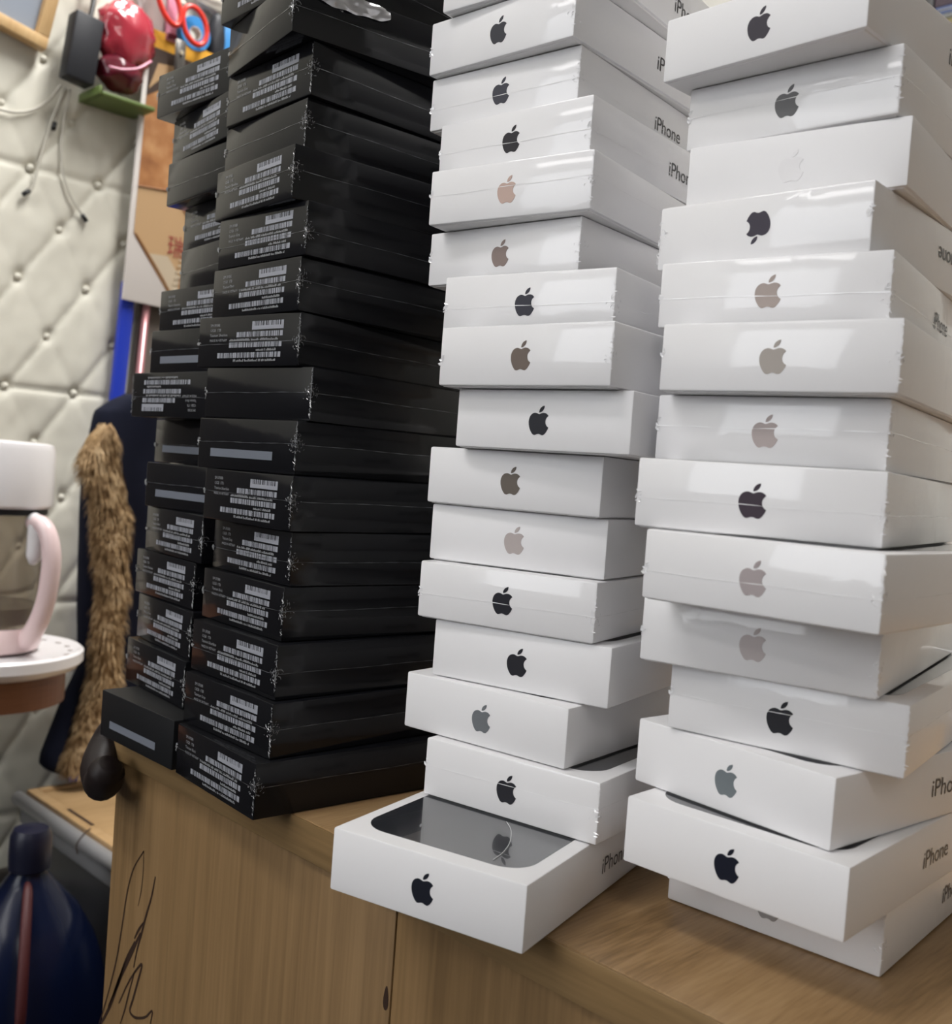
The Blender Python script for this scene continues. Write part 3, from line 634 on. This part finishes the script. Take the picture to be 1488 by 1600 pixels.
# px rows of the fur strip measured on the jacket's front plane: z, left, right
FURR = [(.1991,.5905,.599),(.1852,.5789,.610),(.1684,.5675,.6145),(.152,.5612,.619),(.1363,.567,.6226),(.1208,.5779,.6263),(.1048,.5822,.630),(.0887,.5865,.6381),(.0643,.5881,.6389),(.0399,.5904,.6379),(.0154,.5945,.6386),(-.0094,.602,.6385),(-.0339,.5967,.6366),(-.0749,.5942,.6349),(-.1163,.5968,.6376),(-.1406,.5915,.6384),(-.1726,.5835,.6229),(-.2045,.5754,.6146),(-.2276,.5653,.6092),(-.2432,.5712,.6067)]
def fur():
    NR = 70; z = resample([f[0] for f in FURR], NR); l = resample([f[1] for f in FURR], NR); r = resample([f[2] for f in FURR], NR)
    n = 18; V, Fs = [], []; rnd = random.Random(5)
    for j in range(NR):
        for k in range(n):
            q = 2*PI*k/n; hw = (r[j]-l[j])/2*.90; v = Vector((math.sin(q)*.018+.030, (l[j]+r[j])/2+math.cos(q)*hw-.62, z[j]+.255))
            f = noise.noise(Vector((v.y*60, v.z*30, 2)))*.007; v += Vector((math.sin(q), math.cos(q)*.5, 0))*f; V.append(v)
    for j in range(NR-1):
        for k in range(n): k2 = (k+1) % n; Fs.append((j*n+k, (j+1)*n+k, (j+1)*n+k2, j*n+k2))
    Fs += [tuple(range(n)), tuple(range(NR*n-1, (NR-1)*n-1, -1))]
    tr = put('fur_trim', mesh('fur_trim', V, Fs, FUR2, True), jk, label='tan fur trim running down the jacket')
    SV, SF = [], []
    for s in range(5200):
        j = rnd.randrange(NR-1); q = rnd.uniform(-.5, PI+.5); hw = (r[j]-l[j])/2*.90
        base = Vector((math.sin(q)*.018+.030, (l[j]+r[j])/2+math.cos(q)*hw-.62, z[j]+.255+rnd.uniform(-.003, .003)))
        out = Vector((math.sin(q), math.cos(q), 0)); cl = noise.noise(base*45)
        d = (out*.55+Vector((0, .5*cl, -1.0+.4*cl))+Vector((rnd.uniform(-.2, .2), rnd.uniform(-.25, .25), 0))).normalized()
        ln = rnd.uniform(.008, .018); wd = rnd.uniform(.0005, .0010); sd = d.cross(out).normalized()*wd
        o = len(SV); mid = base+d*ln*.55+out*.0012; SV += [base-sd, base+sd, mid+sd*.8, mid-sd*.8, base+d*ln-Vector((0, 0, .002))]
        SF += [(o, o+1, o+2, o+3), (o+3, o+2, o+4)]
    st = put('fur_strands', mesh('fur_strands', SV, SF, FUR, True), tr); st['kind'] = 'stuff'
fur()
# kettle on a tray on a stool top, stretched to shade the wall
KA, KB = -1.190, .4415
zs = -.0872
st = thing('stretched_stool_top', 'reddish-brown round wooden top under the white tray, stretched to the padded wall to shade it', 'shelf', P3(0, 0, zs))
def arcp(cx, cy, r, a0, a1, n=10): return [(cx+r*math.cos(a0+(a1-a0)*k/n), cy+r*math.sin(a0+(a1-a0)*k/n)) for k in range(n+1)]
outl = [(-1.416, .17), (-1.106, .17)]+arcp(KA+.002, KB+.002, .083, 0, PI/2, 16)+[(-1.30, KB+.085), (-1.416, KB+.085)]
put('board', prism_me('board', [outl], .034, BROWNWOOD, 'xy'), st, (0, 0, -.034))
for b in (.21, .43): put('bracket', box_me('bracket', -1.416, -1.22, b-.012, b+.012, -.060, -.0345, STEEL, .003), st)
ty = thing('serving_tray', 'round white tray with dotted rim under the glass kettle', 'tray', P3(KA, KB, -.0868))
put('plate', lathe_me('plate', [(.0001, 0), (.086, 0), (.098, .004), (.104, .011), (.104, .022), (.101, .0245), (.097, .0225), (.092, .0205), (.0001, .0205)], WHITEPL, 56), ty)
dot = prism_me('rim_dot', [[(.0045*math.cos(q), .0032*math.sin(q)) for q in [k*PI/5 for k in range(10)]]], .0003, mat('grey_brown_dot_print', (.30, .26, .25), .5), 'xy')
for k in range(22):
    q = k*2*PI/22; put('rim_dot', dot, ty, (.089*math.cos(q), .089*math.sin(q), .0206), (0, -.30*0, q+PI/2))
kt = thing('glass_kettle', 'glass kettle with white lid and pale pink handle at the left edge', 'kettle', P3(KA, KB, -.066))
KR = .0615
put('base', lathe_me('base', [(.0001, 0), (.046, 0), (.055, .004), (.058, .012), (.057, .024), (.054, .030), (.0001, .030)], PINKPL, 48), kt, label='pale pink kettle base')
put('glass_jar', lathe_me('glass_jar', [(.0001, .0305), (.052, .0305), (.0535, .034), (.054, .150), (.054, .1555), (.0515, .1555), (.0515, .036), (.050, .034), (.0001, .034)], GLASSG, 48), kt)
put('water', lathe_me('water', [(.0001, .0345), (.0500, .0345), (.0510, .040), (.0510, .052), (.0001, .052)], mat('shallow_brown_tea', (.20, .15, .09), .1, trans=.5), 40), kt)
put('collar', lathe_me('collar', [(.050, .156), (.0565, .156), (.0565, .1625), (.050, .1625)], DARKPL, 48), kt)
put('lid', lathe_me('lid', [(.0001, .163), (.0585, .163), (.0615, .166), (.0620, .175), (.0615, .228), (.0590, .2345), (.052, .236), (.0001, .2375)], WHITEPL, 56), kt, label='tall white kettle lid')
hd = Vector((.915, .408, 0)).normalized()     # the handle sticks out towards the padded wall's far end
def hp(r, z): return hd*r+Vector((0, 0, z))
put('handle', tube_me('handle', smooth_path([hp(.054, .148), hp(.066, .149), hp(.078, .140), hp(.0855, .118), hp(.0855, .090), hp(.081, .062), hp(.072, .038), hp(.060, .020), hp(.052, .016)], 6), resample([.008, .0092, .0098, .0102, .0104, .0104, .0108, .0112, .010], 49), PINKPL, 14), kt, label='pale pink curved kettle handle')
put('handle_bracket', tube_me('handle_bracket', smooth_path([hp(.0555, .1535), hp(.0610, .150), hp(.0625, .135), hp(.0615, .112), hp(.059, .103)], 5), resample([.007, .0085, .009, .0085, .0035], 21), WHITEPL, 12), kt, label='white bracket of the kettle handle')
# low cabinet with a framed pale board top
cb = thing('low_cabinet', 'low cabinet with framed pale wood top and aluminium edge behind the counter', 'cabinet', P3(-1.272, .517, -.75))
zt = .75-.262
put('carcass', box_me('carcass', .004, .66, .012, .45, 0, zt-.012, CASEG, .001), cb)
put('edge_trim', tube_me('edge_trim', [(0, .004, zt-.010), (.66, .004, zt-.010)], .0085, ALU, 14), cb, label='rounded aluminium edge trim')
put('front_rail', box_me('front_rail', .004, .66, .006, .0115, zt-.040, zt-.019, mat('grey_metal_rail', (.16, .16, .165), .4), .001), cb)
put('top_board', box_me('top_board', .016, .66, .026, .44, zt-.0115, zt-.003, PINE, .0008), cb)
for r in ((.004, .66, .0125, .0255), (.004, .66, .4405, .45), (.004, .0155, .0256, .4404)):
    put('top_rail', box_me('top_rail', r[0], r[1], r[2], r[3], zt-.0115, zt, PINE, .001), cb)
for x0, x1 in ((.10, .165), (.235, .27)): put('hinge_slot', box_me('hinge_slot', x0, x1, .0215, .0252, zt+.0001, zt+.0008, PEN), cb)
put('loose_thread', tube_me('loose_thread', smooth_path([(.175, .016, zt+.001), (.186, .004, zt+.001), (.190, -.006, zt-.008), (.193, -.006, zt-.018)], 5), .0008, PEN, 6), cb)
# dark blue water jug in front of the cabinet
jg = thing('water_jug', 'dark blue plastic water jug with navy cap on floor before the cabinet', 'jug', P3(-.9965, .4233, -.75))
zn = .75-.238
prof = [(.0001, .0005), (.080, .0005), (.090, .012), (.090, .06), (.086, .07), (.090, .08), (.090, .14), (.086, .15), (.090, .16), (.090, .235), (.086, .265), (.078, .29)]
k = zn-.01-.29
prof = [(r*.93, z*(zn-.105)/.29) for r, z in prof]+[(.066, zn-.085), (.048, zn-.052), (.025, zn-.026), (.016, zn-.012), (.016, zn), (.0001, zn)]
put('jug_body', lathe_me('jug_body', prof, WATERJ, 48), jg)
put('cap', lathe_me('cap', [(.017, zn-.012), (.0195, zn-.010), (.020, zn+.004), (.0195, zn+.022), (.016, zn+.029), (.0001, zn+.031)], NAVYCAP, 36), jg, label='navy jug cap')
hd2 = Vector((.92, -.39, 0)).normalized(); hs = Vector((.39, .92, 0))
def jp(r, z, s=0): return hd2*r+hs*s+Vector((0, 0, z))
put('handle', tube_me('handle', smooth_path([jp(.018, zn-.02), jp(.030, zn-.026), jp(.054, zn-.048), jp(.074, zn-.080), jp(.086, zn-.115), jp(.088, zn-.14)], 6), resample([.003, .0042, .0045, .0045, .0045, .003], 31), REDTAG, 10, flat=1.3), jg, label='dull red carrying strap')
put('tag', blob('tag', .015, .012, .010, REDTAG, .2, 4), jg, jp(.089, zn-.142, -.004), label='red tag at the strap end')
# dark strap at the counter's left corner
sp_ = smooth_path([(-.586, .306, .003), (-.597, .303, -.004), (-.598, .298, -.014), (-.588, .289, -.0225), (-.575, .2845, -.0270), (-.565, .281, -.0235), (-.560, .280, -.0165), (-.557, .2805, -.0120)], 6)
o = put('curved_strap', tube_me('curved_strap', [P3(*q)-P3(-.58, .28, -.03) for q in sp_], resample([.007, .0105, .0115, .0115, .0112, .0115, .0110, .0070], len(sp_)), DBROWN, 18, flat=.95), None, P3(-.58, .28, -.03)); tag(o, 'dark brown curved strap hanging off the left corner of the counter', 'strap')
# shelf far behind on the right
SZ = ZC+1.0
sh = thing('wall_shelf', 'pale wall shelf with mixed dark goods far behind the right-hand stack', 'shelf', (-.72, 1.87, SZ))
put('shelf_board', box_me('shelf_board', -.20, .60, 0, .18, -.02, 0, PAINT, .002), sh); put('side_board', box_me('side_board', -.095, -.077, 0, .18, .0005, .50, PAINT, .002), sh)
for nm, x0, x1, z0, z1, m, lab in (('black_carton', -.0755, -.0600, .001, .36, BLACKPL, 'narrow black carton on the far shelf beside its pale side board'), ('olive_carton', -.058, .10, .001, .047, mat('olive_card', (.075, .058, .010), .5), 'olive carton lying on the far shelf'), ('grey_carton', -.058, .10, .048, .056, mat('grey_card', (.16, .17, .16), .5), 'flat grey carton on top of the olive carton'), ('blue_carton', -.058, .10, .057, .070, mat('dull_blue_card', (.03, .05, .13), .5), 'flat dull blue carton on top of the flat grey carton'), ('purple_carton', -.058, .10, .071, .37, mat('purple_black_card', (.022, .010, .020), .5), 'purple-black carton standing on the blue carton')):
    t = thing(nm, lab, 'carton', (-.72, 1.875, SZ)); put('carton_body', box_me('carton_body', x0, x1, 0, .13, z0, z1, m, .0015), t); put('tape', box_me('tape', x0+.002, x1-.002, -.0004, -.0001, (z0+z1)/2-.002, (z0+z1)/2+.002, BLACKPL), t)
